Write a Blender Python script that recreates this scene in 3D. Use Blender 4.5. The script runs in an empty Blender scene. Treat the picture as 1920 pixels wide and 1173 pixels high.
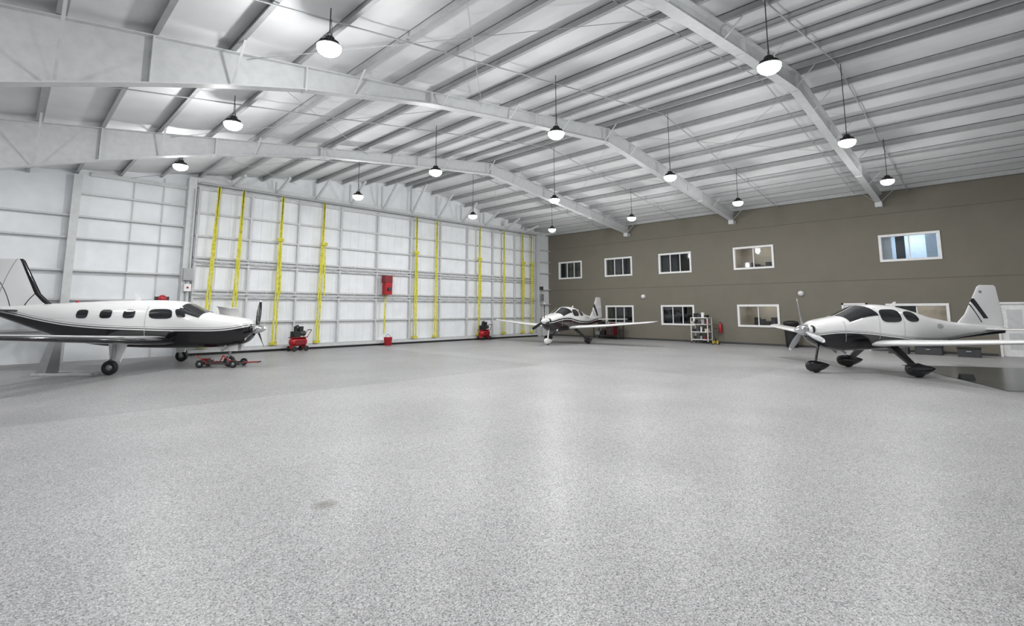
import bpy, bmesh, math, random
from mathutils import Vector, Matrix
random.seed(4)
S=bpy.context.scene
COL=S.collection
# ------------------------------------------------------------------ materials
def newmat(name):
    m=bpy.data.materials.new(name); m.use_nodes=True
    nt=m.node_tree; b=nt.nodes['Principled BSDF']
    return m,nt,b
def mat(name,col,rough=.5,metal=0,var=.06,scale=6,emit=None,es=0,coat=0):
    m,nt,b=newmat(name)
    n=nt.nodes.new('ShaderNodeTexNoise'); n.inputs['Scale'].default_value=scale; n.inputs['Detail'].default_value=4
    tc=nt.nodes.new('ShaderNodeTexCoord'); nt.links.new(tc.outputs['Object'],n.inputs['Vector'])
    r=nt.nodes.new('ShaderNodeValToRGB')
    r.color_ramp.elements[0].position=.3; r.color_ramp.elements[1].position=.7
    r.color_ramp.elements[0].color=(*[c*(1-var) for c in col],1)
    r.color_ramp.elements[1].color=(*[min(1,c*(1+var)) for c in col],1)
    nt.links.new(n.outputs['Fac'],r.inputs['Fac']); nt.links.new(r.outputs['Color'],b.inputs['Base Color'])
    b.inputs['Roughness'].default_value=rough; b.inputs['Metallic'].default_value=metal
    if coat: b.inputs['Coat Weight'].default_value=coat
    if emit:
        b.inputs['Emission Color'].default_value=(*emit,1); b.inputs['Emission Strength'].default_value=es
    return m
M={}
M['steel_white']=mat('white_painted_steel',(.60,.615,.625),.5)
M['purlin']=mat('grey_painted_purlin',(.40,.41,.415),.55)
M['doorframe']=mat('door_frame_paint',(.60,.61,.62),.5)
M['steel_grey']=mat('grey_primer_steel',(.40,.42,.43),.5)
M['insul']=mat('white_insulation_vinyl',(.74,.75,.76),.6,0,.05,1.2)
M['doorsheet']=mat('door_sheet_white',(.83,.855,.88),.55,0,.05,1.5)
M['taupe']=mat('taupe_wall_paint',(.175,.162,.130),.7,0,.04,1.5)
M['taupe_seam']=mat('taupe_seam',(.12,.11,.088),.7)
M['trimwhite']=mat('white_trim',(.82,.82,.82),.4)
M['yellow']=mat('yellow_strap',(.62,.58,.05),.7,0,.25,9)
M['red']=mat('red_paint',(.42,.012,.02),.35)
M['darkred']=mat('dark_red_paint',(.20,.01,.015),.4)
M['black']=mat('black_rubber',(.015,.015,.016),.6)
M['blackgloss']=mat('black_gloss_paint',(.010,.010,.013),.15,coat=.5)
M['dgrey']=mat('dark_grey_metal',(.06,.062,.065),.45,.3)
M['grey']=mat('grey_metal',(.35,.36,.37),.4,.5)
M['chrome']=mat('polished_metal',(.75,.75,.76),.15,1)
M['planewhite']=mat('aircraft_white_paint',(.85,.85,.85),.18,0,.02,3,coat=.5)
M['planegrey']=mat('aircraft_grey_paint',(.45,.46,.47),.3,0,.02,3)
M['glassdark']=mat('aircraft_glass',(.012,.014,.017),.05,0,.02,3,coat=1)
M['lamp']=mat('lamp_lens',(1,1,1),.5,emit=(1,.985,.95),es=12)
M['blue']=mat('blue_plastic',(.03,.09,.3),.4)
M['beige']=mat('beige_room_paint',(.50,.45,.38),.7)
M['bluish']=mat('bluish_room_paint',(.60,.68,.76),.7)
M['roomdark']=mat('dim_room_paint',(.06,.06,.06),.8)
M['yellowpaint']=mat('yellow_paint',(.75,.55,.03),.4)
M['matdark']=mat('dark_floor_mat',(.045,.05,.05),.22,0,.15,2)
def pane():
    m,nt,b=newmat('window_glass')
    nt.nodes.remove(b); out=nt.nodes['Material Output']
    t=nt.nodes.new('ShaderNodeBsdfTransparent'); t.inputs[0].default_value=(.8,.83,.85,1)
    g=nt.nodes.new('ShaderNodeBsdfGlossy'); g.inputs['Roughness'].default_value=.03
    f=nt.nodes.new('ShaderNodeFresnel'); f.inputs[0].default_value=1.5
    x=nt.nodes.new('ShaderNodeMixShader')
    nt.links.new(f.outputs[0],x.inputs[0]); nt.links.new(t.outputs[0],x.inputs[1]); nt.links.new(g.outputs[0],x.inputs[2])
    nt.links.new(x.outputs[0],out.inputs[0]); return m
M['pane']=pane()
def floor_mat():
    m,nt,b=newmat('flake_epoxy_floor'); N=nt.nodes; L=nt.links
    tc=N.new('ShaderNodeTexCoord')
    v=N.new('ShaderNodeTexVoronoi'); v.inputs['Scale'].default_value=115; L.new(tc.outputs['Object'],v.inputs['Vector'])
    s=N.new('ShaderNodeSeparateColor'); L.new(v.outputs['Color'],s.inputs[0])
    r=N.new('ShaderNodeValToRGB'); e=r.color_ramp.elements
    e[0].position=0; e[0].color=(.08,.082,.086,1); e[1].position=1; e[1].color=(.64,.64,.65,1)
    for p,c in ((.14,.21),(.34,.32),(.62,.40),(.85,.49)):
        k=e.new(p); k.color=(c,c*1.0,c*1.02,1)
    L.new(s.outputs[0],r.inputs['Fac'])
    n=N.new('ShaderNodeTexNoise'); n.inputs['Scale'].default_value=.45; n.inputs['Detail'].default_value=5; L.new(tc.outputs['Object'],n.inputs['Vector'])
    mr=N.new('ShaderNodeMapRange'); mr.inputs['From Min'].default_value=.3; mr.inputs['From Max'].default_value=.7; mr.inputs['To Min'].default_value=.88; mr.inputs['To Max'].default_value=1.08
    L.new(n.outputs['Fac'],mr.inputs[0])
    # two rectangular blocks of the floor toned darker
    sp=N.new('ShaderNodeSeparateXYZ'); L.new(tc.outputs['Object'],sp.inputs[0])
    def m2(op,a,bv):
        q=N.new('ShaderNodeMath'); q.operation=op
        for i,z in enumerate((a,bv)):
            if isinstance(z,(int,float)): q.inputs[i].default_value=z
            else: L.new(z,q.inputs[i])
        return q.outputs[0]
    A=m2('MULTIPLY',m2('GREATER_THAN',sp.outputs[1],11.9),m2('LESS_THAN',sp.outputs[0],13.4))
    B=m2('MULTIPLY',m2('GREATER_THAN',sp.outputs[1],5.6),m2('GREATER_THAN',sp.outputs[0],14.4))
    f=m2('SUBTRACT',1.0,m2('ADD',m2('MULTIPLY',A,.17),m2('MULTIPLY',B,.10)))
    # small oil stain
    dx=m2('SUBTRACT',sp.outputs[0],2.42); dy=m2('SUBTRACT',sp.outputs[1],5.0)
    n2=N.new('ShaderNodeTexNoise'); n2.inputs['Scale'].default_value=9; L.new(tc.outputs['Object'],n2.inputs['Vector'])
    d=m2('ADD',m2('SQRT',m2('ADD',m2('MULTIPLY',dx,dx),m2('MULTIPLY',dy,dy)),0),m2('MULTIPLY',n2.outputs['Fac'],.12))
    st=N.new('ShaderNodeMapRange'); st.inputs['From Min'].default_value=.12; st.inputs['From Max'].default_value=.2; st.inputs['To Min'].default_value=.6; st.inputs['To Max'].default_value=0
    L.new(d,st.inputs[0])
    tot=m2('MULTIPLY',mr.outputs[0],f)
    mx=N.new('ShaderNodeMix'); mx.data_type='RGBA'; mx.blend_type='MULTIPLY'; mx.inputs[0].default_value=1
    L.new(r.outputs[0],mx.inputs[6]); cc=N.new('ShaderNodeCombineColor')
    for i in range(3): L.new(tot,cc.inputs[i])
    L.new(cc.outputs[0],mx.inputs[7])
    m3=N.new('ShaderNodeMix'); m3.data_type='RGBA'; L.new(st.outputs[0],m3.inputs[0]); L.new(mx.outputs[2],m3.inputs[6]); m3.inputs[7].default_value=(.10,.095,.065,1)
    L.new(m3.outputs[2],b.inputs['Base Color'])
    rr=N.new('ShaderNodeMapRange'); rr.inputs['To Min'].default_value=.42; rr.inputs['To Max'].default_value=.58; L.new(n2.outputs['Fac'],rr.inputs[0])
    L.new(rr.outputs[0],b.inputs['Roughness']); b.inputs['Specular IOR Level'].default_value=.35
    b.inputs['Coat Weight'].default_value=.2; b.inputs['Coat Roughness'].default_value=.30
    bp=N.new('ShaderNodeBump'); bp.inputs['Strength'].default_value=.10; bp.inputs['Distance'].default_value=.002
    L.new(s.outputs[1],bp.inputs['Height']); L.new(bp.outputs[0],b.inputs['Normal']); L.new(bp.outputs[0],b.inputs['Coat Normal'])
    return m
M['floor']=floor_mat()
def livery(name,pts,stops,base=(.82,.82,.82)):
    """stripe colours follow a curve z=f(x) drawn along the fuselage"""
    m,nt,b=newmat(name); N=nt.nodes; L=nt.links
    tc=N.new('ShaderNodeTexCoord'); sp=N.new('ShaderNodeSeparateXYZ'); L.new(tc.outputs['Object'],sp.inputs[0])
    mr=N.new('ShaderNodeMapRange'); mr.inputs[1].default_value=-6; mr.inputs[2].default_value=4; L.new(sp.outputs[0],mr.inputs[0])
    fc=N.new('ShaderNodeFloatCurve'); cv=fc.mapping.curves[0]
    P=[((x+6)/10,z/4) for x,z in pts]
    cv.points[0].location=P[0]; cv.points[1].location=P[-1]
    for p in P[1:-1]: cv.points.new(*p)
    fc.mapping.update(); L.new(mr.outputs[0],fc.inputs['Value'])
    mu=N.new('ShaderNodeMath'); mu.operation='MULTIPLY'; mu.inputs[1].default_value=4; L.new(fc.outputs[0],mu.inputs[0])
    su=N.new('ShaderNodeMath'); su.operation='SUBTRACT'; L.new(sp.outputs[2],su.inputs[0]); L.new(mu.outputs[0],su.inputs[1])
    ad=N.new('ShaderNodeMath'); ad.operation='ADD'; ad.inputs[1].default_value=.5; L.new(su.outputs[0],ad.inputs[0])
    cr=N.new('ShaderNodeValToRGB'); cr.color_ramp.interpolation='CONSTANT'; e=cr.color_ramp.elements
    e[0].position=0; e[0].color=(*stops[0][1],1); e[1].position=.5+stops[1][0]; e[1].color=(*stops[1][1],1)
    for d,c in stops[2:]:
        k=e.new(.5+d); k.color=(*c,1)
    L.new(ad.outputs[0],cr.inputs['Fac']); L.new(cr.outputs[0],b.inputs['Base Color'])
    b.inputs['Roughness'].default_value=.18; b.inputs['Coat Weight'].default_value=.5
    return m
def finmat(name,layers,base=(.80,.80,.81)):
    """layers: (a,b,c,halfwidth,color): stripe |x-(a+b z+c z^2)|<hw"""
    m,nt,b=newmat(name); N=nt.nodes; L=nt.links
    tc=N.new('ShaderNodeTexCoord'); sp=N.new('ShaderNodeSeparateXYZ'); L.new(tc.outputs['Object'],sp.inputs[0])
    def m2(op,a,bv=0):
        q=N.new('ShaderNodeMath'); q.operation=op
        for i,z in enumerate((a,bv)):
            if isinstance(z,(int,float)): q.inputs[i].default_value=z
            else: L.new(z,q.inputs[i])
        return q.outputs[0]
    cur=None
    for a,bb,c,hw,col,z0,z1 in layers:
        z=sp.outputs[2]
        f=m2('ADD',m2('ADD',a,m2('MULTIPLY',z,bb)),m2('MULTIPLY',m2('MULTIPLY',z,z),c))
        d=m2('ABSOLUTE',m2('SUBTRACT',sp.outputs[0],f))
        k=m2('MULTIPLY',m2('LESS_THAN',d,hw),m2('MULTIPLY',m2('GREATER_THAN',z,z0),m2('LESS_THAN',z,z1)))
        mx=N.new('ShaderNodeMix'); mx.data_type='RGBA'; L.new(k,mx.inputs[0])
        if cur is None: mx.inputs[6].default_value=(*base,1)
        else: L.new(cur,mx.inputs[6])
        mx.inputs[7].default_value=(*col,1); cur=mx.outputs[2]
    L.new(cur,b.inputs['Base Color']); b.inputs['Roughness'].default_value=.2; b.inputs['Coat Weight'].default_value=.4
    return m
# ------------------------------------------------------------------ mesh builder
class MB:
    def __init__(s): s.v=[]; s.f=[]; s.m=[]; s.sm=[]; s.mats=[]
    def mi(s,k):
        k=M[k] if isinstance(k,str) else k
        if k not in s.mats: s.mats.append(k)
        return s.mats.index(k)
    def add(s,vs,fs,k,smooth=False):
        o=len(s.v); s.v+= [tuple(v) for v in vs]; i=s.mi(k)
        for f in fs: s.f.append([o+a for a in f]); s.m.append(i); s.sm.append(smooth)
    def box(s,a,b,k):
        x0,y0,z0=a; x1,y1,z1=b
        s.hexa([(x0,y0,z0),(x1,y0,z0),(x1,y1,z0),(x0,y1,z0),(x0,y0,z1),(x1,y0,z1),(x1,y1,z1),(x0,y1,z1)],k)
    def hexa(s,vs,k):
        s.add(vs,[(0,3,2,1),(4,5,6,7),(0,1,5,4),(1,2,6,5),(2,3,7,6),(3,0,4,7)],k)
    def beam(s,p,q,w,h,k,up=(0,0,1)):
        p=Vector(p); q=Vector(q); d=(q-p).normalized(); u=Vector(up)
        if abs(d.dot(u))>.98: u=Vector((1,0,0))
        r=d.cross(u).normalized(); u=r.cross(d).normalized()
        r*=w/2; u*=h/2
        s.hexa([p-r-u,p+r-u,p+r+u,p-r+u,q-r-u,q+r-u,q+r+u,q-r+u],k)
    def tube(s,p,q,r,k,r2=None,n=12,smooth=True,cap=True):
        p=Vector(p); q=Vector(q); d=(q-p).normalized(); u=Vector((0,0,1))
        if abs(d.dot(u))>.98: u=Vector((1,0,0))
        a=d.cross(u).normalized(); b=d.cross(a).normalized(); r2=r if r2 is None else r2
        R=[[p+(a*math.cos(t)+b*math.sin(t))*r for t in [2*math.pi*i/n for i in range(n)]],
           [q+(a*math.cos(t)+b*math.sin(t))*r2 for t in [2*math.pi*i/n for i in range(n)]]]
        s.loft(R,k,smooth,cap)
    def loft(s,R,k,smooth=True,cap=True,matf=None):
        n=len(R[0]); vs=[v for r in R for v in r]; fs=[]
        if matf is None:
            for i in range(len(R)-1):
                for j in range(n): fs.append((i*n+j,i*n+(j+1)%n,(i+1)*n+(j+1)%n,(i+1)*n+j))
            s.add(vs,fs,k,smooth)
        else:
            A=[];B=[]
            for i in range(len(R)-1):
                for j in range(n): (A if matf(j) else B).append((i*n+j,i*n+(j+1)%n,(i+1)*n+(j+1)%n,(i+1)*n+j))
            s.add(vs,B,k,smooth); s.add(vs,A,'blackgloss',smooth)
        if cap:
            s.add(R[0],[tuple(range(n))[::-1]],k); s.add(R[-1],[tuple(range(n))],k)
    def rev(s,prof,o,ax,k,n=24,smooth=True):
        """prof: (axial,radius)"""
        o=Vector(o); d=Vector(ax).normalized(); u=Vector((0,0,1)) if abs(d.z)<.9 else Vector((1,0,0))
        a=d.cross(u).normalized(); b=d.cross(a).normalized()
        s.loft([[o+d*t+(a*math.cos(w)+b*math.sin(w))*max(r,.001) for w in [2*math.pi*i/n for i in range(n)]] for t,r in prof],k,smooth)
    def obj(s,name,parent=None,loc=None,bevel=0,autosm=True):
        me=bpy.data.meshes.new(name); me.from_pydata(s.v,[],s.f)
        for m in s.mats: me.materials.append(m)
        me.polygons.foreach_set('material_index',s.m); me.polygons.foreach_set('use_smooth',s.sm)
        me.update(); bm=bmesh.new(); bm.from_mesh(me); bmesh.ops.recalc_face_normals(bm,faces=bm.faces); bm.to_mesh(me); bm.free()
        o=bpy.data.objects.new(name,me); COL.objects.link(o)
        if parent: o.parent=parent
        if loc: o.location=loc
        if bevel:
            b=o.modifiers.new('bevel','BEVEL'); b.width=bevel; b.segments=2; b.limit_method='ANGLE'
        return o
def empty(name,loc,rz=0):
    e=bpy.data.objects.new(name,None); COL.objects.link(e); e.location=loc; e.rotation_euler=(0,0,rz); e.empty_display_size=.3
    return e
# ------------------------------------------------------------------ building shell
XR=16.5; XL=-9.0; XT=29.0; YD=25.0; YB=-12.0
def R(x): return 9.3-.14*abs(x-XR)
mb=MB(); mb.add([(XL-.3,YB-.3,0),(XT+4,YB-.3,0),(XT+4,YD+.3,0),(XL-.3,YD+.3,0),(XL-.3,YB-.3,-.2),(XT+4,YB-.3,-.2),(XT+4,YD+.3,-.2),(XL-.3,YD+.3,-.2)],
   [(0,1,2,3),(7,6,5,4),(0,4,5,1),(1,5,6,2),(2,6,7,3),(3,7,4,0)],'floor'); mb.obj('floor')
# gable end wall with hangar door opening backing
def gable(name,y0,y1):
    mb=MB(); pr=[(XL-.3,0),(XT+.3,0),(XT+.3,R(XT+.3)+.1),(XR,R(XR)+.1),(XL-.3,R(XL-.3)+.1)]
    n=len(pr); vs=[(x,y0,z) for x,z in pr]+[(x,y1,z) for x,z in pr]
    mb.add(vs,[tuple(range(n)),tuple(range(n,2*n))[::-1]]+[(i,(i+1)%n,n+(i+1)%n,n+i) for i in range(n)],'doorsheet')
    return mb.obj(name)
gable('wall_north',YD,YD+.2); gable('wall_south',YB-.2,YB)
mb=MB(); mb.box((XL-.3,YB,0),(XL,YD,R(XL)+.1),'doorsheet'); mb.obj('wall_west')
# purlin positions
PUR=[XR+.25+1.33*i for i in range(10)]+[XR-.25-1.33*i for i in range(20)]
PUR=sorted(x for x in PUR if XL<x<XT)
# ceiling: insulation blanket sagging between purlins
mb=MB(); xs=[]
edges=[XL-.2]+PUR+[XT+.3]
for a,b in zip(edges,edges[1:]):
    for i in range(8):
        t=i/8; xs.append((a+(b-a)*t,.035*math.sin(math.pi*t)))
xs.append((edges[-1],0))
V=[];F=[]
for x,sg in xs:
    for y in (YB-.2,YD+.2): V.append((x,y,R(x)-sg))
for i in range(len(xs)-1): F.append((2*i,2*i+1,2*i+3,2*i+2))
nb=len(V)
for x,sg in xs:
    for y in (YB-.2,YD+.2): V.append((x,y,R(x)+.15))
for i in range(len(xs)-1): F.append((nb+2*i,nb+2*i+2,nb+2*i+3,nb+2*i+1))
mb.add(V,F,'insul',True); mb.obj('ceiling')
# purlins (Z sections)
mb=MB()
for x in PUR:
    z=R(x)
    mb.box((x-.012,YB,z-.20),(x+.012,YD,z-.0),'purlin')
    mb.box((x-.08,YB,z-.215),(x+.012,YD,z-.20),'purlin')
    mb.box((x-.012,YB,z-.02),(x+.08,YD,z-.005),'purlin')
# eave struts and sag rods
for y in [YB+6.87*.5+6.87*i for i in range(6)]:
    for a,b in zip(PUR,PUR[1:]):
        mb.beam((a,y,R(a)-.12),(b,y,R(b)-.12),.02,.02,'purlin')
mb.obj('ceiling_purlins')
# rigid frames
FR=[-9.45,-2.6,4.27,11.12,18.0]
BOT=[(XL+.35,2.9),(-4.5,4.2),(-.33,5.45),(1.58,6.07),(2.86,6.45),(4.44,6.86),(7.9,7.55),(12.2,8.07),(XR,8.52),(XT,6.88)]
def botz(x):
    for (a,za),(b,zb) in zip(BOT,BOT[1:]):
        if a<=x<=b: return za+(zb-za)*(x-a)/(b-a)
    return BOT[0][1]
for fy in FR:
    mb=MB()
    for (a,za),(b,zb) in zip(BOT,BOT[1:]):
        ta,tb=R(a)-.24,R(b)-.24
        mb.hexa([(a,fy-.01,za),(b,fy-.01,zb),(b,fy+.01,zb),(a,fy+.01,za),(a,fy-.01,ta),(b,fy-.01,tb),(b,fy+.01,tb),(a,fy+.01,ta)],'steel_white')
        mb.hexa([(a,fy-.13,za-.02),(b,fy-.13,zb-.02),(b,fy+.13,zb-.02),(a,fy+.13,za-.02),(a,fy-.13,za),(b,fy-.13,zb),(b,fy+.13,zb),(a,fy+.13,za)],'steel_white')
        mb.hexa([(a,fy-.13,ta),(b,fy-.13,tb),(b,fy+.13,tb),(a,fy+.13,ta),(a,fy-.13,ta+.02),(b,fy-.13,tb+.02),(b,fy+.13,tb+.02),(a,fy+.13,ta+.02)],'steel_white')
    for x in (-4.5,-1.6,1.58,4.44,7.9,12.2,XR,20.5,24.8):   # splice plates and stiffeners
        mb.box((x-.02,fy-.125,botz(x)-.05 if x in(4.44,12.2,XR,24.8) else botz(x)),(x+.02,fy+.125,R(x)-.24),'steel_white')
    # tapered wall column
    mb.hexa([(XL,fy-.01,0),(XL+.35,fy-.01,0),(XL+.35,fy+.01,0),(XL,fy+.01,0),(XL,fy-.01,R(XL)-.2),(XL+1.3,fy-.01,R(XL+1.3)-.24),(XL+1.3,fy+.01,R(XL+1.3)-.24),(XL,fy+.01,R(XL)-.2)],'steel_white')
    mb.hexa([(XL+.35,fy-.13,0),(XL+.37,fy-.13,0),(XL+.37,fy+.13,0),(XL+.35,fy+.13,0),(XL+1.0,fy-.13,3.3),(XL+1.02,fy-.13,3.3),(XL+1.02,fy+.13,3.3),(XL+1.0,fy+.13,3.3)],'steel_white')
    # seat bracket at office wall
    mb.box((XT-.35,fy-.14,6.68),(XT,fy+.14,6.9),'steel_white')
    # flange braces
    for i,x in enumerate(PUR):
        if i%2==0 and x>-6:
            for sg in (-1,1):
                hgt=R(x)-.22-botz(x)
                mb.beam((x,fy+sg*.12,botz(x)+.02),(x,fy+sg*min(1.1,.35+hgt*.55),R(x)-.2),.05,.012,'steel_white')
    mb.obj('roof_frame')
# conduits running to the lamps
mb=MB()
LX=[-2.6,3.85,10.35,16.8,23.1]; LY=[-2.4,3.1,8.6,14.1,19.6]  # first LX row is unseen, added to balance the lighting
for y in LY:
    pts=[(x,y+.06,R(x)-.27) for x in (-4,XR,28.9)]
    for a,b in zip(pts,pts[1:]): mb.tube(a,b,.018,'steel_grey',n=8)
mb.obj('electrical_conduit')
# roof cross bracing cables
mb=MB()
for a,b in ((4.27,11.12),(11.12,18.0),(18.0,24.9)):
    for x0,x1 in ((3.2,9.85),(17.0,23.2)):
        mb.tube((x0,a,R(x0)-.3),(x1,b,R(x1)-.3),.008,'steel_grey',n=6)
        mb.tube((x1,a,R(x1)-.3),(x0,b,R(x0)-.3),.008,'steel_grey',n=6)
mb.obj('roof_bracing_cables')
# ------------------------------------------------------------------ office wall (taupe) with window openings
WU=[(21.85,23.98),(17.76,19.9),(13.7,15.85),(9.08,11.22),(2.2,4.45)]
WL=[(17.74,19.9),(13.65,15.8),(8.98,11.15),(2.15,4.4)]
DR=[(5.1,6.15),(-.35,.7)]
mb=MB()
holes=[(a,b,4.1,5.37) for a,b in WU]+[(a,b,.95,2.17) for a,b in WL]+[(a,b,0,2.2) for a,b in DR]
yc=sorted(set([YB,YD]+[h[0] for h in holes]+[h[1] for h in holes])); zc=sorted(set([0,.95,2.17,2.2,4.1,5.37,R(XT)+.15]))
for y0,y1 in zip(yc,yc[1:]):
    run=[]
    for z0,z1 in zip(zc,zc[1:]):
        ym,zm=(y0+y1)/2,(z0+z1)/2
        solid=not any(h[0]<ym<h[1] and h[2]<zm<h[3] for h in holes)
        if solid:
            if run and abs(run[-1][1]-z0)<1e-6: run[-1][1]=z1
            else: run.append([z0,z1])
    for z0,z1 in run: mb.box((XT,y0,z0),(XT+.25,y1,z1),'taupe')
mb.obj('wall_east')
mb=MB()
for z in (3.28,6.35): mb.box((XT-.008,YB,z),(XT+.01,YD,z+.025),'taupe_seam')
mb.obj('trim_1')
mb=MB(); mb.box((XT-.02,YB,0),(XT+.01,-.42,.1),'dgrey'); mb.box((XT-.02,.77,0),(XT+.01,5.05,.1),'dgrey'); mb.box((XT-.02,6.22,0),(XT+.01,YD,.1),'dgrey'); mb.obj('baseboard_east')
def window(i,y0,y1,z0,z1,room,mull=2,blind=None):
    e=empty('window_%d'%i,(XT,(y0+y1)/2,z0))
    w=(y1-y0)/2; h=z1-z0
    mb=MB(); t=.11
    for a,b in (((-.05,-w,-.0),(.12,w,t)),((-.05,-w,h-t),(.12,w,h)),((-.05,-w,t),(.12,-w+t,h-t)),((-.05,w-t,t),(.12,w,h-t))): mb.box(a,b,'trimwhite')
    for k in range(1,mull+1):
        y=-w+t+(2*w-2*t)*k/(mull+1); mb.box((.03,y-.025,t),(.09,y+.025,h-t),'trimwhite')
    mb.obj('frame',e,bevel=.008)
    mb=MB(); mb.box((.055,-w+t-.01,t-.01),(.062,w-t+.01,h-t+.01),'pane'); mb.obj('glass',e)
    mb=MB(); d=2.2  # the little room behind
    mb.add([(.26,-w-.3,-.6),(d,-w-.3,-.6),(d,w+.3,-.6),(.26,w+.3,-.6),(.26,-w-.3,h+.5),(d,-w-.3,h+.5),(d,w+.3,h+.5),(.26,w+.3,h+.5)],
           [(0,1,2,3),(4,7,6,5),(0,4,5,1),(1,5,6,2),(2,6,7,3)],room)
    if blind=='books':
        for k in range(6): mb.box((d-.5,-w+.2+k*.3,.0),(d-.1,-w+.4+k*.3,.3+.1*(k%3)),'dgrey')
    if blind=='panel':
        mb.box((.8,.25,-.4),(.86,.6,h+.2),'dgrey'); mb.box((.4,.7,-.3),(.45,w,h),'trimwhite'); mb.box((1.0,-.9,-.3),(1.05,-.5,h),'bluish')
    if blind=='half':
        mb.box((.3,0,.0),(.34,w-.1,h),'roomdark' ); mb.box((d-.4,-w+.2,-.2),(d-.1,-.2,.4),'beige')
    mb.obj('room_behind',e)
    if room in('beige','bluish'):
        l=bpy.data.lights.new('room_light','AREA'); l.energy=24 if room=='beige' else 62; l.size=.9
        l.color=(1,.93,.84) if room=='beige' else (.90,.95,1)
        o=bpy.data.objects.new('room_light',l); COL.objects.link(o); o.parent=e; o.location=(1.2,0,h+.4)
n=1
for (a,b),rm,bl in zip(WU,('roomdark','roomdark','roomdark','beige','bluish'),('books','half','half','books','panel')):
    window(n,a,b,4.1,5.37,rm,2 if n<4 else 1,bl); n+=1
for (a,b),rm,bl in zip(WL,('roomdark','roomdark','beige','beige'),('books','half','books','half')):
    window(n,a,b,.95,2.17,rm,2 if n<8 else 1,bl); n+=1
for i,(a,b) in enumerate(DR):
    mb=MB(); t=.08
    mb.box((XT-.04,a,0),(XT+.14,a+t,2.2),'trimwhite'); mb.box((XT-.04,b-t,0),(XT+.14,b,2.2),'trimwhite'); mb.box((XT-.04,a,2.12),(XT+.14,b,2.2),'trimwhite')
    mb.box((XT+.03,a+t,0.01),(XT+.08,b-t,2.12),'trimwhite'); mb.box((XT+.02,a+.3,.3),(XT+.03,b-.3,.95),'steel_white'); mb.box((XT+.02,a+.3,1.15),(XT+.03,b-.3,1.9),'steel_white')
    mb.tube((XT+.03,a+.18,1.0),(XT-.05,a+.18,1.0),.02,'chrome'); mb.tube((XT-.05,a+.18,1.0),(XT-.05,a+.32,1.0),.015,'chrome')
    mb.obj('door_%d'%(i+2))
# wall lamps
for y in (17.0,7.9):
    mb=MB(); mb.rev([(0,.14),(.05,.14),(.12,.12),(.18,.07),(.2,.0)],(XT,y,2.72),(-1,0,0),'trimwhite'); mb.obj('wall_dome_lamp')
# ------------------------------------------------------------------ hangar door (bifold with straps)
D0,D1,DH=5.6,27.2,7.2
root=empty('door_1',((D0+D1)/2,24.8,0)); OX,OY=(D0+D1)/2,24.8
def dobj(mb,name):
    mb.v=[(x-OX,y-OY,z) for x,y,z in mb.v]; return mb.obj(name,root)
mb=MB(); mb.box((D0,24.86,.08),(D1,24.93,DH),'doorsheet')
x=D0
while x<D1:            # sheet ribs
    mb.box((x,24.845,.1),(x+.03,24.86,DH),'doorsheet'); x+=.45
dobj(mb,'door_sheet')
mb=MB()
xs=[D0+.06,7.8,10.0,12.2,14.35,16.5,18.65,20.8,23.0,25.1,D1-.06]
for x in xs: mb.box((x-.04,24.70,.1),(x+.04,24.80,DH),'doorframe')
for z in (.22,1.35,2.42,2.72,3.82,4.12,5.05,6.05,7.1): mb.box((D0,24.72,z-.04),(D1,24.85,z+.04),'doorframe')
for z in (2.57,3.97): mb.box((D0,24.62,z-.03),(D1,24.68,z+.03),'doorframe')
for a,b in zip(xs,xs[1:]): # small web members of the bifold trusses
    for z in (2.42,3.82):
        k=6
        for i in range(k):
            p=a+(b-a)*i/k; q=a+(b-a)*(i+1)/k
            mb.beam((p,24.65,z if i%2 else z+.3),(q,24.65,z+.3 if i%2 else z),.02,.02,'doorframe')
dobj(mb,'door_framing')
mb=MB(); mb.box((D0,24.5,.02),(D1,24.95,.12),'black'); mb.box((D0,24.46,.1),(D1,24.6,.22),'doorframe'); dobj(mb,'bottom_seal')
mb=MB()
for x,lean in ((6.15,.55),(7.2,.4),(9.0,.25),(11.05,.3),(16.75,.0),(18.2,0),(21.6,.15),(23.85,.0),(25.7,0),(26.6,0)):
    for off in (0,.09):
        mb.beam((x-.04+off*1.6,24.55,.3),(x+lean*.35+off*.4,24.55,DH+.1),.075,.012,'yellow',up=(0,1,0))
    mb.box((x-.14,24.44,.28),(x+.14,24.64,.40),'yellow')
for x in (9.0,11.15,16.7,21.6,25.7,26.6):
    mb.beam((x+.18,24.53,2.6),(x+.12,24.53,5.2),.07,.02,'yellow',up=(0,1,0)); mb.box((x-.08,24.46,5.1),(x+.22,24.56,5.24),'yellow')
mb.beam((14.75,24.5,.6),(14.8,24.5,2.8),.08,.012,'yellow',up=(0,1,0))
dobj(mb,'lift_straps')
# header, guide shaft and kick braces
mb=MB()
mb.box((D0-.1,24.55,DH+.12),(D1+.1,24.95,DH+.34),'steel_white'); mb.tube((D0,24.42,DH+.1),(D1,24.42,DH+.1),.05,'steel_grey')
mb.box((2,24.86,DH-.2),(D0,24.95,DH-.05),'steel_white')
x=6.9
while x<28.6:
    mb.beam((x,24.6,DH+.15),(x+.1,23.3,R(x)-.3),.1,.1,'steel_white')
    mb.beam((x,24.7,DH+.3),(x,24.7,R(x)-.26),.08,.08,'steel_white')
    x+=1.9
mb.obj('trim_2')
mb=MB()
mb.hexa([(D0-.42,24.5,0),(D0-.12,24.5,0),(D0-.12,24.98,0),(D0-.42,24.98,0),(D0-.42,24.5,R(D0)-.26),(D0-.12,24.5,R(D0)-.26),(D0-.12,24.98,R(D0)-.26),(D0-.42,24.98,R(D0)-.26)],'steel_white')
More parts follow.
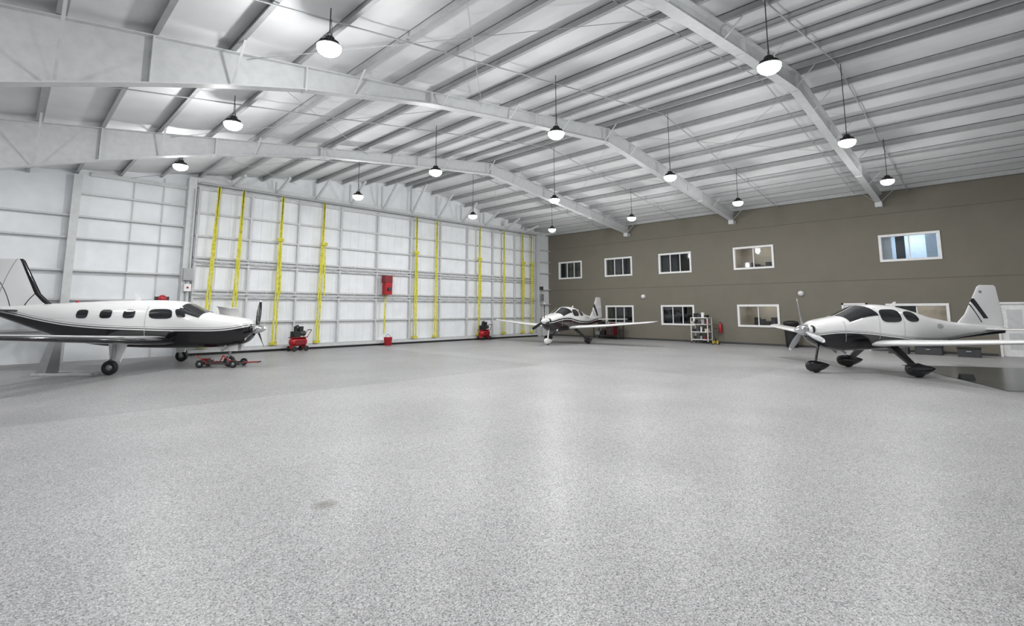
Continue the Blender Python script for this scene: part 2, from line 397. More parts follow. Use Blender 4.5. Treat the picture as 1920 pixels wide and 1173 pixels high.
mb.box((1.5,24.6,0),(1.75,25,R(1.6)-.26),'steel_white'); mb.box((D1+.15,24.6,0),(D1+.4,25,R(D1)-.26),'steel_white'); mb.box((-3.2,24.6,0),(-2.95,25,R(-3)-.26),'steel_white')
for z in (1.2,2.3,3.38,4.6,5.43,6.3):
    if z<R(XL)-.2: mb.box((XL,24.78,z-.06),(1.5,24.99,z+.0),'doorframe')
    mb.box((1.75,24.78,z-.06),(D0-.42,24.99,z+.0),'doorframe'); mb.box((D1+.4,24.8,z-.06),(XT,24.99,z),'doorframe')
for x in (3.4,4.4): mb.box((x-.02,24.94,0),(x+.02,24.99,R(x)-.26),'doorframe')
mb.obj('trim_3')
# red opener motor on the door, control box, bucket, bell
mb=MB(); mb.box((14.62,24.2,2.7),(15.02,24.6,3.35),'red'); mb.box((14.58,24.25,3.35),(15.06,24.62,3.75),'darkred'); mb.tube((14.82,24.2,3.0),(14.82,24.1,3.0),.1,'dgrey'); mb.box((14.7,24.56,2.6),(14.95,24.61,3.8),'steel_grey'); mb.obj('door_opener_motor',bevel=.015)
mb=MB(); mb.rev([(0,.16),(.02,.17),(.4,.23),(.42,.24),(.43,.22),(.40,.21),(.05,.15)],(14.75,24.05,0),(0,0,1),'red'); mb.tube((14.53,24.05,.4),(14.75,24.05,.6),.01,'dgrey'); mb.tube((14.75,24.05,.6),(14.97,24.05,.4),.01,'dgrey'); mb.obj('red_bucket')
mb=MB(); mb.box((5.2,24.33,3.1),(5.55,24.48,3.6),'grey'); mb.box((5.25,24.28,2.65),(5.5,24.48,2.95),'trimwhite'); mb.tube((5.35,24.45,0),(5.35,24.45,3.1),.025,'grey'); mb.tube((5.4,24.45,3.6),(5.4,24.45,7),.02,'grey'); mb.tube((5.37,24.28,2.8),(5.37,24.25,2.8),.04,'red'); mb.obj('electrical_panel')
mb=MB(); mb.box((27.5,24.43,2.5),(27.8,24.58,3.0),'grey'); mb.box((27.5,24.43,3.3),(27.75,24.58,3.55),'dgrey'); mb.tube((27.65,24.5,0),(27.65,24.5,2.5),.02,'grey'); mb.obj('electrical_panel')
mb=MB(); mb.box((4.35,24.72,2.12),(4.85,24.78,2.42),'dgrey'); mb.rev([(0,.15),(.03,.16),(.09,.16),(.12,.13),(.14,.05),(.16,.0)],(4.6,24.72,2.32),(0,-1,0),'red'); mb.obj('red_fire_bell')
# red portable compressors
def compressor(x,y,rz):
    e=empty('air_compressor',(x,y,0),rz)
    mb=MB(); mb.rev([(-.42,.02),(-.40,.12),(-.33,.19),(.33,.19),(.40,.12),(.42,.02)],(0,0,.42),(1,0,0),'red'); mb.obj('tank',e)
    mb=MB(); mb.box((-.36,-.2,.6),(.36,.2,.64),'darkred'); mb.box((-.3,-.16,.64),(.0,.16,.9),'black')
    for i in range(5): mb.box((-.34,-.18,.66+i*.05),(.02,.18,.675+i*.05),'dgrey')
    mb.rev([(0,.12),(.26,.12),(.3,.08)],(.05,0,.8),(1,0,0),'dgrey'); mb.tube((-.15,0,.9),(-.15,0,1.12),.08,'black'); mb.tube((-.15,0,1.12),(-.02,0,1.15),.05,'dgrey'); mb.box((.02,-.05,.92),(.22,.08,1.12),'black')
    mb.tube((.1,.17,.85),(.1,.2,.85),.2,'dgrey',n=20); mb.obj('pump_and_motor',e,bevel=.008)
    mb=MB()
    for sx in (-.3,.3):
        for sy in (-.22,.22): mb.rev([(-.03,.06),(-.03,.11),(-.02,.12),(.02,.12),(.03,.11),(.03,.06)],(sx,sy,.12),(0,1,0),'black',16)
        mb.tube((sx,-.22,.12),(sx,.22,.12),.015,'grey'); mb.box((sx-.04,-.15,.12),(sx+.04,.15,.26),'red')
    mb.tube((.36,-.15,.62),(.58,-.15,.95),.015,'darkred'); mb.tube((.36,.15,.62),(.58,.15,.95),.015,'darkred'); mb.tube((.58,-.15,.95),(.58,.15,.95),.018,'black')
    mb.box((-.25,-.205,.3),(.25,-.19,.5),'darkred'); mb.obj('wheels_and_handle',e)
compressor(9.85,23.8,math.radians(10)); compressor(21.7,24.1,math.radians(5))
# ------------------------------------------------------------------ lamps
def lampmesh():
    mb=MB()
    mb.rev([(.045,.17),(.045,.20),(.055,.208),(.08,.20),(.10,.17)],(0,0,0),(0,0,1),'dgrey',32)
    for i in range(24):
        a=2*math.pi*i/24; c,s=math.cos(a),math.sin(a)
        mb.beam((c*.08,s*.08,.125),(c*.17,s*.17,.105),.012,.06,'black')
    mb.rev([(.09,.13),(.14,.12),(.17,.10),(.22,.09),(.24,.07),(.25,.02)],(0,0,0),(0,0,1),'black',24)
    mb.rev([(-.125,.01),(-.12,.07),(-.10,.13),(-.06,.185),(-.01,.215),(.045,.22),(.05,.20)],(0,0,0),(0,0,1),'lamp',32)
    for i in range(12):   # hook
        a=math.radians(-60+300*i/12); b=math.radians(-60+300*(i+1)/12)
        mb.tube((.035*math.cos(a),0,.29+.035*math.sin(a)),(.035*math.cos(b),0,.29+.035*math.sin(b)),.008,'dgrey',n=6)
    return mb
LZ=6.66
for x in LX:
    for y in LY:
        mb=lampmesh(); top=R(x)-.06-LZ
        mb.tube((0,0,.32),(0,0,top),.011,'dgrey',n=6)
        mb.tube((.05,.0,.24),(.02,0,.6),.006,'dgrey',n=5)
        o=mb.obj('pendant_high_bay_lamp',loc=(x,y,LZ))
        l=bpy.data.lights.new('bulb','POINT'); l.energy=8 if y<0 else (125 if y<5 else 155); l.shadow_soft_size=.13; l.color=(1,.995,.985)
        k=bpy.data.objects.new('bulb',l); COL.objects.link(k); k.parent=o; k.location=(0,0,-.28)
        l=bpy.data.lights.new('reflector','AREA'); l.shape='DISK'; l.size=.36; l.energy=80; l.color=(1,.995,.985)
        k=bpy.data.objects.new('reflector',l); COL.objects.link(k); k.parent=o; k.location=(0,0,-.135)
# ------------------------------------------------------------------ aircraft
class Sec:
    def __init__(s,tab): s.t=sorted(tab)
    def at(s,x):
        t=s.t; x=max(t[0][0],min(t[-1][0],x))
        i=0
        while i<len(t)-2 and x>t[i+1][0]: i+=1
        a,b=t[i],t[i+1]; h=b[0]-a[0]; u=(x-a[0])/h
        def slope(j,c):
            if j==0 or j==len(t)-1: 
                j2=max(1,j) ; return (t[j2][c]-t[j2-1][c])/(t[j2][0]-t[j2-1][0])
            d0=(t[j][c]-t[j-1][c])/(t[j][0]-t[j-1][0]); d1=(t[j+1][c]-t[j][c])/(t[j+1][0]-t[j][0])
            return 0 if d0*d1<=0 else 2*d0*d1/(d0+d1)
        r=[]
        for c in range(1,6):
            m0,m1=slope(i,c)*h,slope(i+1,c)*h
            r.append((2*u**3-3*u**2+1)*a[c]+(u**3-2*u**2+u)*m0+(-2*u**3+3*u**2)*b[c]+(u**3-u**2)*m1)
        return r  # ztop zbot zmid hw n
    def P(s,x,ph,off=0):
        zt,zb,zm,hw,n=s.at(x); e=2/n
        c,si=math.cos(ph),math.sin(ph)
        y=hw*math.copysign(abs(si)**e,si); h=(zt-zm) if c>=0 else (zm-zb)
        z=zm+h*math.copysign(abs(c)**e,c)
        if off:
            d=Vector((0,y/hw**2,(z-zm)/h**2)).normalized(); return (x,y+d.y*off,z+d.z*off)
        return (x,y,z)
    def phz(s,x,z):
        zt,zb,zm,hw,n=s.at(x); h=(zt-zm) if z>=zm else (zm-zb)
        q=max(-1,min(1,(z-zm)/h)); c=math.copysign(abs(q)**(n/2),q)
        return math.acos(c)
def airfoil(n=14,camb=.02):
    up=[];lo=[]
    for i in range(n+1):
        u=(1-math.cos(math.pi*i/n))/2
        y=5*(.2969*math.sqrt(u)-.126*u-.3516*u*u+.2843*u**3-.1015*u**4)
        c=camb*4*u*(1-u); up.append((u,y,c)); lo.append((u,-y,c))
    return up+lo[::-1][1:-1]
AF=airfoil()
def surf(mb,secs,k,vert=False,boot=False):
    Rg=[]
    for sp,xl,ch,z,th in secs:
        ring=[]
        for u,y,c in AF:
            if vert: ring.append((xl-ch*u,y*th*ch+z,sp))
            else: ring.append((xl-ch*u,sp,z+(y*th+c)*ch))
        Rg.append(ring)
    n=len(AF)
    mb.loft(Rg,k,True,True,(lambda j: j<3 or j>=n-3) if boot else None)
def side_window(mb,sec,x0,x1,z0,z1,side,skew=0,k='glassdark',off=.012,rn=3.5):
    cx,cz=(x0+x1)/2,(z0+z1)/2; a,b=(x1-x0)/2,(z1-z0)/2
    V=[];F=[];NR,NA=4,28
    def pt(r,t):
        c,s_=math.cos(t),math.sin(t)
        X=cx+a*r*math.copysign(abs(c)**(2/rn),c); Z=cz+b*r*math.copysign(abs(s_)**(2/rn),s_)
        X+=skew*(Z-cz)
        return sec.P(X,side*sec.phz(X,Z),off)
    V.append(pt(0,0))
    for i in range(1,NR+1):
        for j in range(NA): V.append(pt(i/NR,2*math.pi*j/NA))
    for j in range(NA): F.append((0,1+j,1+(j+1)%NA))
    for i in range(NR-1):
        for j in range(NA): F.append((1+i*NA+j,1+(i+1)*NA+j,1+(i+1)*NA+(j+1)%NA,1+i*NA+(j+1)%NA))
    mb.add(V,F,k,True)
def patch(mb,sec,f,k='glassdark',off=.014,nu=14,nv=12):
    V=[];F=[]
    for i in range(nu+1):
        for j in range(nv+1):
            x,ph=f(i/nu,j/nv); V.append(sec.P(x,ph,off))
    for i in range(nu):
        for j in range(nv): a=i*(nv+1)+j; F.append((a,a+1,a+nv+2,a+nv+1))
    mb.add(V,F,k,True)
def wheel(mb,x,y,r,w):
    mb.rev([(-w*.3,r*.45),(-w*.45,r*.55),(-w*.5,r*.8),(-w*.35,r*.96),(0,r),(w*.35,r*.96),(w*.5,r*.8),(w*.45,r*.55),(w*.3,r*.45)],(x,y,r),(0,1,0),'black',24)
    mb.rev([(-w*.42,r*.12),(-w*.36,r*.46),(w*.36,r*.46),(w*.42,r*.12)],(x,y,r),(0,1,0),'grey',16)
def pant(mb,x,y,k,L=.95,h=.36,w=.13,z=.24):
    Rg=[]
    for i in range(15):
        u=i/14; s_=math.sin(math.pi*min(1,u*1.0)**.62)**.7 if 0<u<1 else .02
        xx=x+L*.42-L*u; Rg.append([(xx,y+w*s_*math.cos(t),z+h*.5*s_*math.sin(t)-(.03*math.sin(math.pi*u))) for t in [2*math.pi*j/16 for j in range(16)]])
    mb.loft(Rg,k,True)
def prop(mb,x,z,Rr,rots,k,tip='planewhite',spk='chrome',sl=.38,sr=.17):
    mb.rev([(-.06,sr),(.0,sr),(sl*.35,sr*.88),(sl*.65,sr*.62),(sl*.88,sr*.3),(sl,.01)],(x,0,z),(1,0,0),spk,28)
    for a in rots:
        a=math.radians(a); rd=Vector((0,math.sin(a),math.cos(a))); tg=Vector((0,math.cos(a),-math.sin(a)))
        Rg=[]
        for i in range(13):
            u=i/12; rr=.1+(Rr-.1)*u
            ch=(.035+.05*math.sin(math.pi*min(1,u*.75+.12)))*(1 if u<.93 else math.sqrt(max(.02,1-((u-.93)/.07)**2)))
            tw=math.radians(60-42*u); cd=tg*math.cos(tw)+Vector((1,0,0))*math.sin(tw); nn=cd.cross(rd).normalized()
            th=.02*(1-u)+.006
            Rg.append([Vector((x+.06,0,z))+rd*rr+cd*ch*math.cos(t)+nn*th*math.sin(t) for t in [2*math.pi*j/10 for j in range(10)]])
        mb.loft(Rg[:12],k,True); mb.loft(Rg[11:],tip,True)
def fuselage(sec,name,m,e,x0,x1):
    mb=MB(); NS=130;NA=56
    Rg=[[sec.P(x0+(x1-x0)*i/NS,2*math.pi*j/NA) for j in range(NA)] for i in range(NS+1)]
    mb.loft(Rg,m,True); mb.obj(name,e)
BK=(.008,.008,.010); WH=(.85,.85,.85); SI=(.30,.31,.33)
# ---- large pressurised single, side-on at left
def big_plane():
    e=empty('propeller_airplane',(3.64,20.55,0),math.radians(-39))
    sec=Sec([(-5.05,1.98,1.80,1.90,.03,2),(-4.3,2.02,1.52,1.80,.16,2),(-3.3,2.08,1.16,1.68,.36,2.1),(-2.3,2.14,.86,1.55,.56,2.2),(-1.2,2.19,.70,1.48,.65,2.3),(.2,2.21,.64,1.46,.67,2.3),
             (.95,2.17,.63,1.44,.67,2.3),(1.32,2.02,.63,1.40,.66,2.3),(1.75,1.82,.63,1.32,.62,2.4),(2.15,1.73,.64,1.24,.57,2.5),(2.6,1.66,.68,1.2,.52,2.5),(3.0,1.58,.78,1.22,.43,2.4),(3.18,1.50,.93,1.25,.31,2.2),(3.24,1.44,1.02,1.25,.22,2)])
    lv=livery('livery_black_belly',[(-6,1.98),(-5,1.88),(-4.2,1.74),(-3,1.50),(-1.8,1.34),(0,1.24),(1.5,1.20),(2.4,1.21),(3,1.30),(4,1.6)],
        [(0,BK),(0.0,WH),(.035,BK),(.06,WH),(.10,SI),(.115,WH)])
    fuselage(sec,'fuselage',lv,e,-5.05,3.24)
    mb=MB()
    for sd in (1,-1):
        for x in (-1.83,-1.10,-.40): side_window(mb,sec,x-.18,x+.18,1.62,1.89,sd)
        side_window(mb,sec,.20,.90,1.60,1.91,sd,skew=-.2)
        side_window(mb,sec,1.0,1.26,1.64,1.91,sd,skew=-.5)
        patch(mb,sec,lambda u,v: ((1.80-.12*v)+(-.62-.02*v)*u, sd*(.05+.98*v)))
    mb.obj('windows',e)
    mb=MB()
    for sd in (1,-1):
        side_window(mb,sec,.10,.12,.95,2.02,sd,k='planegrey',off=.006,rn=8)
        side_window(mb,sec,-3.0,-2.3,1.62,1.625,sd,k='planegrey',off=.006,rn=8)
    mb.obj('door_seams',e)
    mb=MB()
    for sd in (1,-1):
        surf(mb,[(0,1.05,2.3,.86,.13),(sd*.62,.98,2.2,.88,.13),(sd*1.9,.72,1.85,.97,.13),(sd*6.3,.36,1.05,1.30,.12),(sd*6.48,.22,.75,1.33,.10),(sd*6.54,.05,.35,1.345,.08)],'planewhite',boot=True)
        surf(mb,[(0,-3.98,.98,1.86,.09),(sd*2.0,-4.28,.66,1.88,.09),(sd*2.1,-4.4,.45,1.88,.07)],'planewhite',boot=True)
    mb.obj('wings_and_tailplane',e)
    fm=finmat('fin_livery_curves',[(-3.35,-1.15,.42,.02,BK,2.0,3.6),(-5.1,.95,-.30,.016,BK,2.0,3.6),(-4.62,-.35,.12,.014,SI,2.0,3.6)])
    mb=MB(); surf(mb,[(1.85,-2.8,2.2,0,.03),(2.15,-3.25,1.75,0,.07),(2.4,-3.52,1.52,0,.08),(3.5,-4.12,1.05,0,.08),(3.56,-4.2,.9,0,.05)],fm,vert=True,boot=True); mb.obj('vertical_fin',e)
    mb=MB()
    prop(mb,3.26,1.25,1.0,(12,132,252),'blackgloss','planewhite','chrome')
    mb.obj('propeller',e)
    mb=MB()
    for sd in (1,-1):
        mb.rev([(0,.10),(.02,.11),(.03,.08),(.0,.07)],(3.2,sd*.22,1.28),(1,0,0),'dgrey',20)
        mb.tube((2.5,sd*.28,.72),(2.35,sd*.32,.55),.045,'grey')
        # main gear
        mb.hexa([(.18,sd*1.80-.03,.35),(-.1,sd*1.80-.03,.35),(-.1,sd*1.80+.03,.35),(.18,sd*1.80+.03,.35),(.30,sd*1.74-.03,.95),(-.22,sd*1.74-.03,.95),(-.22,sd*1.74+.03,.95),(.30,sd*1.74+.03,.95)],'planewhite')
        mb.tube((0,sd*1.86,.95),(0,sd*1.86,.22),.045,'grey'); mb.tube((0,sd*1.86,.5),(-.14,sd*1.86,.38),.015,'grey'); mb.tube((-.14,sd*1.86,.38),(0,sd*1.86,.25),.015,'grey')
        mb.tube((0,sd*1.80,.21),(0,sd*1.98,.21),.03,'grey'); wheel(mb,0,sd*1.96,.21,.16)
    mb.tube((2.5,0,.75),(2.5,0,.35),.045,'grey'); mb.tube((2.5,-.1,.36),(2.5,.1,.36),.03,'grey'); mb.tube((2.5,.1,.36),(2.5,.1,.17),.02,'grey'); mb.tube((2.5,-.1,.36),(2.5,-.1,.17),.02,'grey'); wheel(mb,2.5,0,.18,.13)
    mb.box((2.2,.13,.52),(2.8,.15,.78),'planewhite'); mb.box((2.2,-.15,.52),(2.8,-.13,.78),'planewhite')
    mb.obj('landing_gear',e)
    mb=MB() # blade antennas and beacon
    mb.hexa([(-.6,-.01,2.17),(-.4,-.01,2.17),(-.4,.01,2.17),(-.6,.01,2.17),(-.72,-.005,2.48),(-.66,-.005,2.48),(-.66,.005,2.48),(-.72,.005,2.48)],'planewhite')
    mb.rev([(0,.05),(.05,.045),(.08,0)],(-2.4,0,2.12),(0,0,1),'red'); mb.obj('antennas',e)
    mb=MB() # open oil/cowl hatch on far side
    V=[];F=[]
    for i in range(9):
        t=i/8; a=math.radians(-10+100*t)
        V+= [(1.75,.62+.34*math.cos(a)-.2,1.68+.34*math.sin(a)),(2.45,.60+.34*math.cos(a)-.2,1.62+.34*math.sin(a))]
    for i in range(8): F.append((2*i,2*i+1,2*i+3,2*i+2))
    mb.add(V,F,'planewhite',True); o=mb.obj('open_cowl_hatch',e); s_=o.modifiers.new('s','SOLIDIFY'); s_.thickness=.015
big_plane()
# ---- composite fixed-gear singles
def small_plane(loc,ang,curve,stops,finm,pantk,npantk,span,bladek,rots,nm,tipk='planewhite'):
    e=empty('propeller_airplane',loc,math.radians(ang))
    sec=Sec([(-4.35,1.36,1.16,1.27,.04,2),(-3.6,1.43,1.08,1.27,.12,2),(-2.7,1.50,.98,1.28,.23,2.1),(-1.8,1.65,.84,1.32,.38,2.2),(-1.0,1.88,.75,1.38,.52,2.3),(-.3,2.03,.70,1.42,.59,2.4),(.25,2.06,.68,1.42,.61,2.4),
             (.70,2.0,.67,1.40,.61,2.4),(1.08,1.84,.66,1.36,.59,2.4),(1.42,1.70,.66,1.30,.56,2.5),(1.8,1.63,.72,1.25,.50,2.5),(2.12,1.56,.85,1.26,.41,2.4),(2.28,1.47,.98,1.28,.30,2.2),(2.33,1.42,1.06,1.28,.22,2)])
    lv=livery(nm,curve,stops)
    fuselage(sec,'fuselage',lv,e,-4.35,2.33)
    mb=MB()
    for sd in (1,-1):
        side_window(mb,sec,-.34,.34,1.52,1.90,sd,skew=.10); side_window(mb,sec,-.96,-.47,1.53,1.84,sd,skew=.40,rn=2.6)
        patch(mb,sec,lambda u,v: ((1.42-.12*v)+(-.72-.20*v)*u, sd*(.04+1.10*v)))
    mb.obj('windows',e)
    mb=MB()
    for sd in (1,-1):
        surf(mb,[(0,.62,1.42,.86,.14),(sd*.55,.6,1.38,.88,.14),(sd*2.6,.48,1.12,1.02,.13),(sd*(span-.35),.30,.80,1.22,.12),(sd*(span-.12),.18,.6,1.25,.10),(sd*span,-.05,.28,1.29,.08)],'planewhite')
        surf(mb,[(0,-3.55,.80,1.28,.09),(sd*1.75,-3.78,.55,1.30,.09),(sd*1.85,-3.9,.35,1.30,.07)],'planewhite')
    mb.obj('wings_and_tailplane',e)
    mb=MB(); surf(mb,[(1.2,-2.3,2.0,0,.03),(1.5,-2.75,1.6,0,.06),(1.75,-3.02,1.32,0,.08),(2.62,-3.55,.66,0,.08),(2.68,-3.64,.5,0,.05)],finm,vert=True); mb.obj('vertical_fin',e)
    mb=MB(); prop(mb,2.36,1.28,.98,rots,bladek,tipk,'chrome' if bladek!='blackgloss' else 'planewhite',.36,.17); mb.obj('propeller',e)
    mb=MB()
    for sd in (1,-1):
        mb.rev([(0,.11),(.03,.12),(.04,.09),(.0,.08)],(2.27,sd*.24,1.31),(1,0,0),'black',20); mb.rev([(0,.085),(.035,.06),(.036,.0)],(2.262,sd*.24,1.31),(1,0,0),'black',20)
        # main leg (sprung, raked)
        mb.hexa([(.08,sd*1.22,.25),(-.10,sd*1.22,.25),(-.10,sd*1.28,.27),(.08,sd*1.28,.27),(.16,sd*.45,.80),(-.14,sd*.45,.80),(-.14,sd*.52,.86),(.16,sd*.52,.86)],pantk)
        wheel(mb,0,sd*1.33,.2,.15); pant(mb,0,sd*1.33,pantk)
        mb.tube((1.4,sd*.2,.70),(1.25,sd*.2,.58),.035,'grey')
    mb.tube((1.95,0,.88),(2.1,0,.30),.035,npantk); wheel(mb,2.1,0,.17,.12); pant(mb,2.1,0,npantk,.8,.34,.11,.22)
    mb.obj('landing_gear',e)
    mb=MB()
    mb.hexa([(-.65,-.01,1.93),(-.45,-.01,1.97),(-.45,.01,1.97),(-.65,.01,1.93),(-.72,-.005,2.14),(-.65,-.005,2.14),(-.65,.005,2.14),(-.72,.005,2.14)],'planewhite')
    mb.box((-.5,.8,.9),(-.3,1.0,.905),'dgrey')
    for sd in (1,-1):
        side_window(mb,sec,.40,.415,1.0,1.95,sd,k='planegrey',off=.005,rn=8); side_window(mb,sec,-.42,-.405,1.0,1.95,sd,k='planegrey',off=.005,rn=8)
        side_window(mb,sec,1.45,1.465,.95,1.55,sd,k='planegrey',off=.005,rn=8)
        side_window(mb,sec,-1.9,-1.65,1.32,1.47,sd,k='planegrey',off=.005,rn=2)
    mb.box((-.2,-.62,.90),(.15,-.60,.93),'dgrey'); mb.obj('fittings',e)
fin3=finmat('fin_livery_sweep',[(-5.15,1.05,-.10,.09,BK,1.62,2.25),(-4.75,.95,-.10,.02,BK,1.5,2.25),(-3.62,0,0,.05,(.25,.25,.26),2.42,2.5)])
small_plane((19.25,3.2,0),140,[(-6,1.3),(-4.2,1.24),(-3,1.10),(-2,.97),(-1,.98),(0,1.08),(.8,1.17),(1.6,1.20),(2.2,1.13),(4,.9)],
    [(0,BK),(0,WH),(.03,BK),(.045,WH),(.07,SI),(.08,WH)],fin3,'blackgloss','blackgloss',5.45,'grey',(-12,108,228),'livery_black_sweep')
fin2=finmat('fin_livery_dark_bands',[(-5.0,1.02,-.10,.13,(.04,.04,.045),1.5,2.5),(-4.55,.98,-.10,.03,(.3,.3,.3),1.5,2.5)])
small_plane((23.2,18.6,0),188,[(-6,1.3),(-4.2,1.28),(-3,1.2),(-2,1.1),(-1,1.12),(0,1.22),(.8,1.34),(1.6,1.30),(2.2,1.18),(4,.9)],
    [(0,(.022,.010,.012)),(0,WH),(.03,BK),(.10,WH),(.13,SI),(.145,WH)],fin2,'blackgloss','planewhite',5.3,'blackgloss',(0,120,240),'livery_dark_sweep','planewhite')
# ------------------------------------------------------------------ ground equipment
# nose-wheel tow dolly
a=math.radians(-39); cx,cy=3.64+2.5*math.cos(a),20.55+2.5*math.sin(a)
e=empty('tow_dolly',(cx,cy,0),a)
mb=MB()
mb.box((-.55,-.34,.10),(.45,-.28,.15),'dgrey'); mb.box((-.55,.28,.10),(.45,.34,.15),'dgrey'); mb.box((-.58,-.34,.10),(-.52,.34,.16),'darkred'); mb.box((.40,-.34,.08),(.46,.34,.14),'dgrey')
mb.tube((.46,0,.13),(1.0,-.1,.16),.022,'red'); mb.tube((1.0,-.22,.16),(1.0,.02,.16),.02,'black'); mb.box((.15,-.39,.14),(.36,-.31,.24),'darkred'); mb.box((-.95,-.2,.09),(-.58,.2,.22),'dgrey'); mb.box((-.85,-.12,.22),(-.65,.12,.28),'darkred'); mb.tube((-.2,-.31,.13),(-.05,-.36,.40),.02,'red'); mb.tube((-.05,-.36,.40),(.15,-.33,.2),.02,'red')
mb.tube((-.6,-.3,.16),(-.95,-.3,.42),.012,'red')
mb.obj('frame',e,bevel=.006)
mb=MB()
for x,y in ((-.8,-.3),(-.8,.3),(.3,-.42),(.3,.42)): wheel(mb,x,y,.12,.09)
mb.obj('wheels',e)
# tail-side steel stand
e=empty('steel_wing_stand',(1.15,20.3,0),math.radians(-42))
mb=MB(); mb.hexa([(-.2,-.25,0),(.1,-.25,0),(.1,.25,0),(-.2,.25,0),(.02,-.12,1.0),(.2,-.12,1.0),(.2,.12,1.0),(.02,.12,1.0)],'grey'); mb.box((-.25,-.3,0),(1.5,-.22,.07),'steel_white'); mb.box((-.25,.22,0),(1.5,.3,.07),'steel_white'); mb.box((1.42,-.3,0),(1.5,.3,.07),'steel_white'); mb.box((-.02,-.16,1.0),(.24,.16,1.04),'grey'); mb.obj('stand_frame',e,bevel=.01)
# workbench with tools by office wall
e=empty('workbench',(28.35,19.3,0))
mb=MB(); mb.box((-.35,-1.0,.86),(.35,1.0,.92),'dgrey')
for sx in(-.3,.3):
    for sy in(-.95,.95): mb.box((sx-.03,sy-.03,0),(sx+.03,sy+.03,.86),'dgrey')
mb.box((-.32,-.95,.2),(.32,.95,.24),'dgrey'); mb.box((-.33,-.6,.26),(.3,-.05,.84),'darkred')
for i in range(4): mb.box((-.345,-.57,.3+i*.135),(-.33,-.08,.41+i*.135),'dgrey'); mb.box((-.36,-.4,.38+i*.135),(-.345,-.25,.395+i*.135),'grey')
mb.box((-.3,.1,.24),(.2,.4,.55),'black'); mb.box((-.28,.5,.24),(.2,.85,.48),'grey'); mb.box((-.25,.3,.92),(.1,.65,1.12),'black'); mb.box((-.2,-.5,.92),(.1,-.2,1.05),'darkred'); mb.tube((-.1,.0,.92),(-.1,.0,1.15),.06,'grey'); mb.obj('bench',e,bevel=.005)
# shelving cart
e=empty('shelving_cart',(28.3,12.95,0))
mb=MB()
for sx in(-.28,.28):
    for sy in(-.48,.48): mb.box((sx-.02,sy-.02,.12),(sx+.02,sy+.02,1.45),'trimwhite'); wheel(mb,sx,sy,.06,.04)
for z in(.2,.62,1.05,1.42): mb.box((-.3,-.5,z),(.3,.5,z+.035),'trimwhite')
cols=['black','darkred','grey','dgrey','black','beige','black','trimwhite','dgrey']
k=0
for z in(.235,.655,1.085,1.455):
    y=-.42
    while y<.36:
        w=random.uniform(.1,.2); h=random.uniform(.12,.3)
        if k%3==1: mb.tube((-.08,y+w/2,z),(-.08,y+w/2,z+h),w/2,cols[k%9],n=14)
        else: mb.box((-.2,y,z),(.12,y+w,z+h),cols[k%9])
        y+=w+.03; k+=1
mb.obj('shelves_and_supplies',e)
# floor jack (yellow) next to cart
e=empty('floor_jack',(27.9,12.0,0),math.radians(20))
mb=MB(); mb.box((-.35,-.14,.06),(.35,-.10,.16),'yellowpaint'); mb.box((-.35,.10,.06),(.35,.14,.16),'yellowpaint'); mb.box((.2,-.1,.07),(.33,.1,.2),'yellowpaint'); mb.beam((.2,0,.16),(-.25,0,.28),.08,.05,'dgrey'); mb.tube((-.25,0,.28),(-.25,0,.32),.06,'black')
mb.tube((.3,0,.18),(.62,0,.85),.018,'dgrey'); mb.tube((.62,-.08,.85),(.62,.08,.85),.018,'black')
for x in(-.28,.28):
    for y in(-.17,.17): wheel(mb,x,y,.06,.04)
mb.obj('jack_body',e)
mb=MB(); mb.rev([(0,.08),(.02,.09),(.42,.09),(.5,.05),(.54,.03)],(28.85,12.1,.6),(0,0,1),'red'); mb.tube((28.85,12.1,1.14),(28.85,12.1,1.2),.02,'black'); mb.box((28.8,12.08,1.18),(28.9,12.2,1.2),'black'); mb.box((28.93,12.04,.7),(29.0,12.16,1.1),'dgrey'); mb.obj('fire_extinguisher')
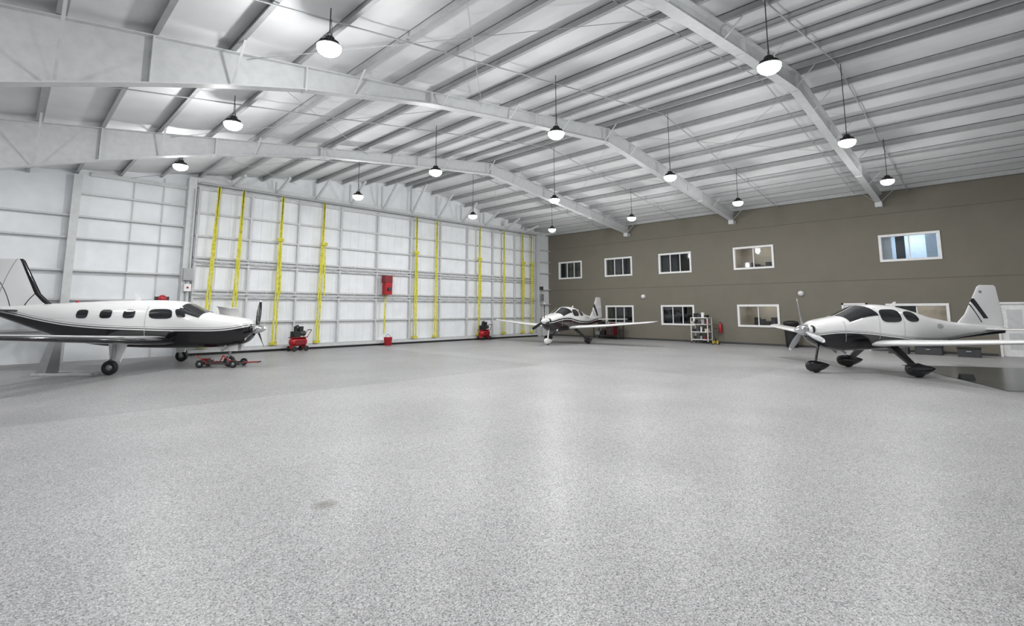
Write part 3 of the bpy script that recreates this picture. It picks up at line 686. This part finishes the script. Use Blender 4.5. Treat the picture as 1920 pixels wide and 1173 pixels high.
# black trash drum
mb=MB(); mb.rev([(0,.25),(.02,.27),(.5,.30),(1.15,.33),(1.18,.36),(1.24,.36),(1.3,.30),(1.34,.12),(1.34,.02)],(28.4,8.3,0),(0,0,1),'black',28); mb.box((28.0,8.2,1.0),(28.1,8.4,1.05),'black'); mb.obj('trash_can')
# low boxes and chocks at right
for i,(x,y,w) in enumerate(((27.9,3.9,.5),(28.2,2.9,.7),(27.8,1.6,.5))):
    mb=MB(); mb.box((-w/2,-w/2-.1,0),(w/2,w/2+.1,.32),'dgrey'); mb.box((-w/2-.02,-w/2-.12,.32),(w/2+.02,w/2+.12,.38),'black'); mb.box((-w/2-.03,-.08,.2),(-w/2,.08,.24),'grey'); mb.obj('tool_case',loc=(x,y,0),bevel=.015)
mb=MB(); c,s_=math.cos(math.radians(20)),math.sin(math.radians(20))
V=[(-.14,-.16,.0),(.14,-.16,0),(.14,.16,0),(-.14,.16,0),(-.03,-.15,.13),(.03,-.15,.13),(.03,.15,.13),(-.03,.15,.13)]
mb.hexa([(p*c-q*s_,p*s_+q*c,z) for p,q,z in V],'black'); mb.obj('wheel_chock',loc=(18.9,1.2,.011),bevel=.01)
mb=MB(); c,s_=math.cos(math.radians(27)),math.sin(math.radians(27))
V=[(0,0),(5.9,0),(5.9,-6),(0,-6)]
W=[(16.85+p*c-q*s_,.38+p*s_+q*c) for p,q in V]
mb.hexa([(x,y,0.001) for x,y in W]+[(x,y,.010) for x,y in W],'matdark'); mb.obj('floor_mat')
# ------------------------------------------------------------------ camera / world
cam=bpy.data.cameras.new('camera'); co=bpy.data.objects.new('camera',cam); COL.objects.link(co)
cam.sensor_width=36; cam.lens=948/1920*36; cam.shift_y=-126.5/1920; cam.clip_start=.05; cam.clip_end=200
co.location=(0,0,1.9); co.rotation_euler=(math.radians(97.21),0,math.radians(-45.1)); S.camera=co
w=bpy.data.worlds.new('world'); S.world=w; w.use_nodes=True; w.node_tree.nodes['Background'].inputs[0].default_value=(.5,.55,.6,1); w.node_tree.nodes['Background'].inputs[1].default_value=.3
S.view_settings.view_transform='Standard'
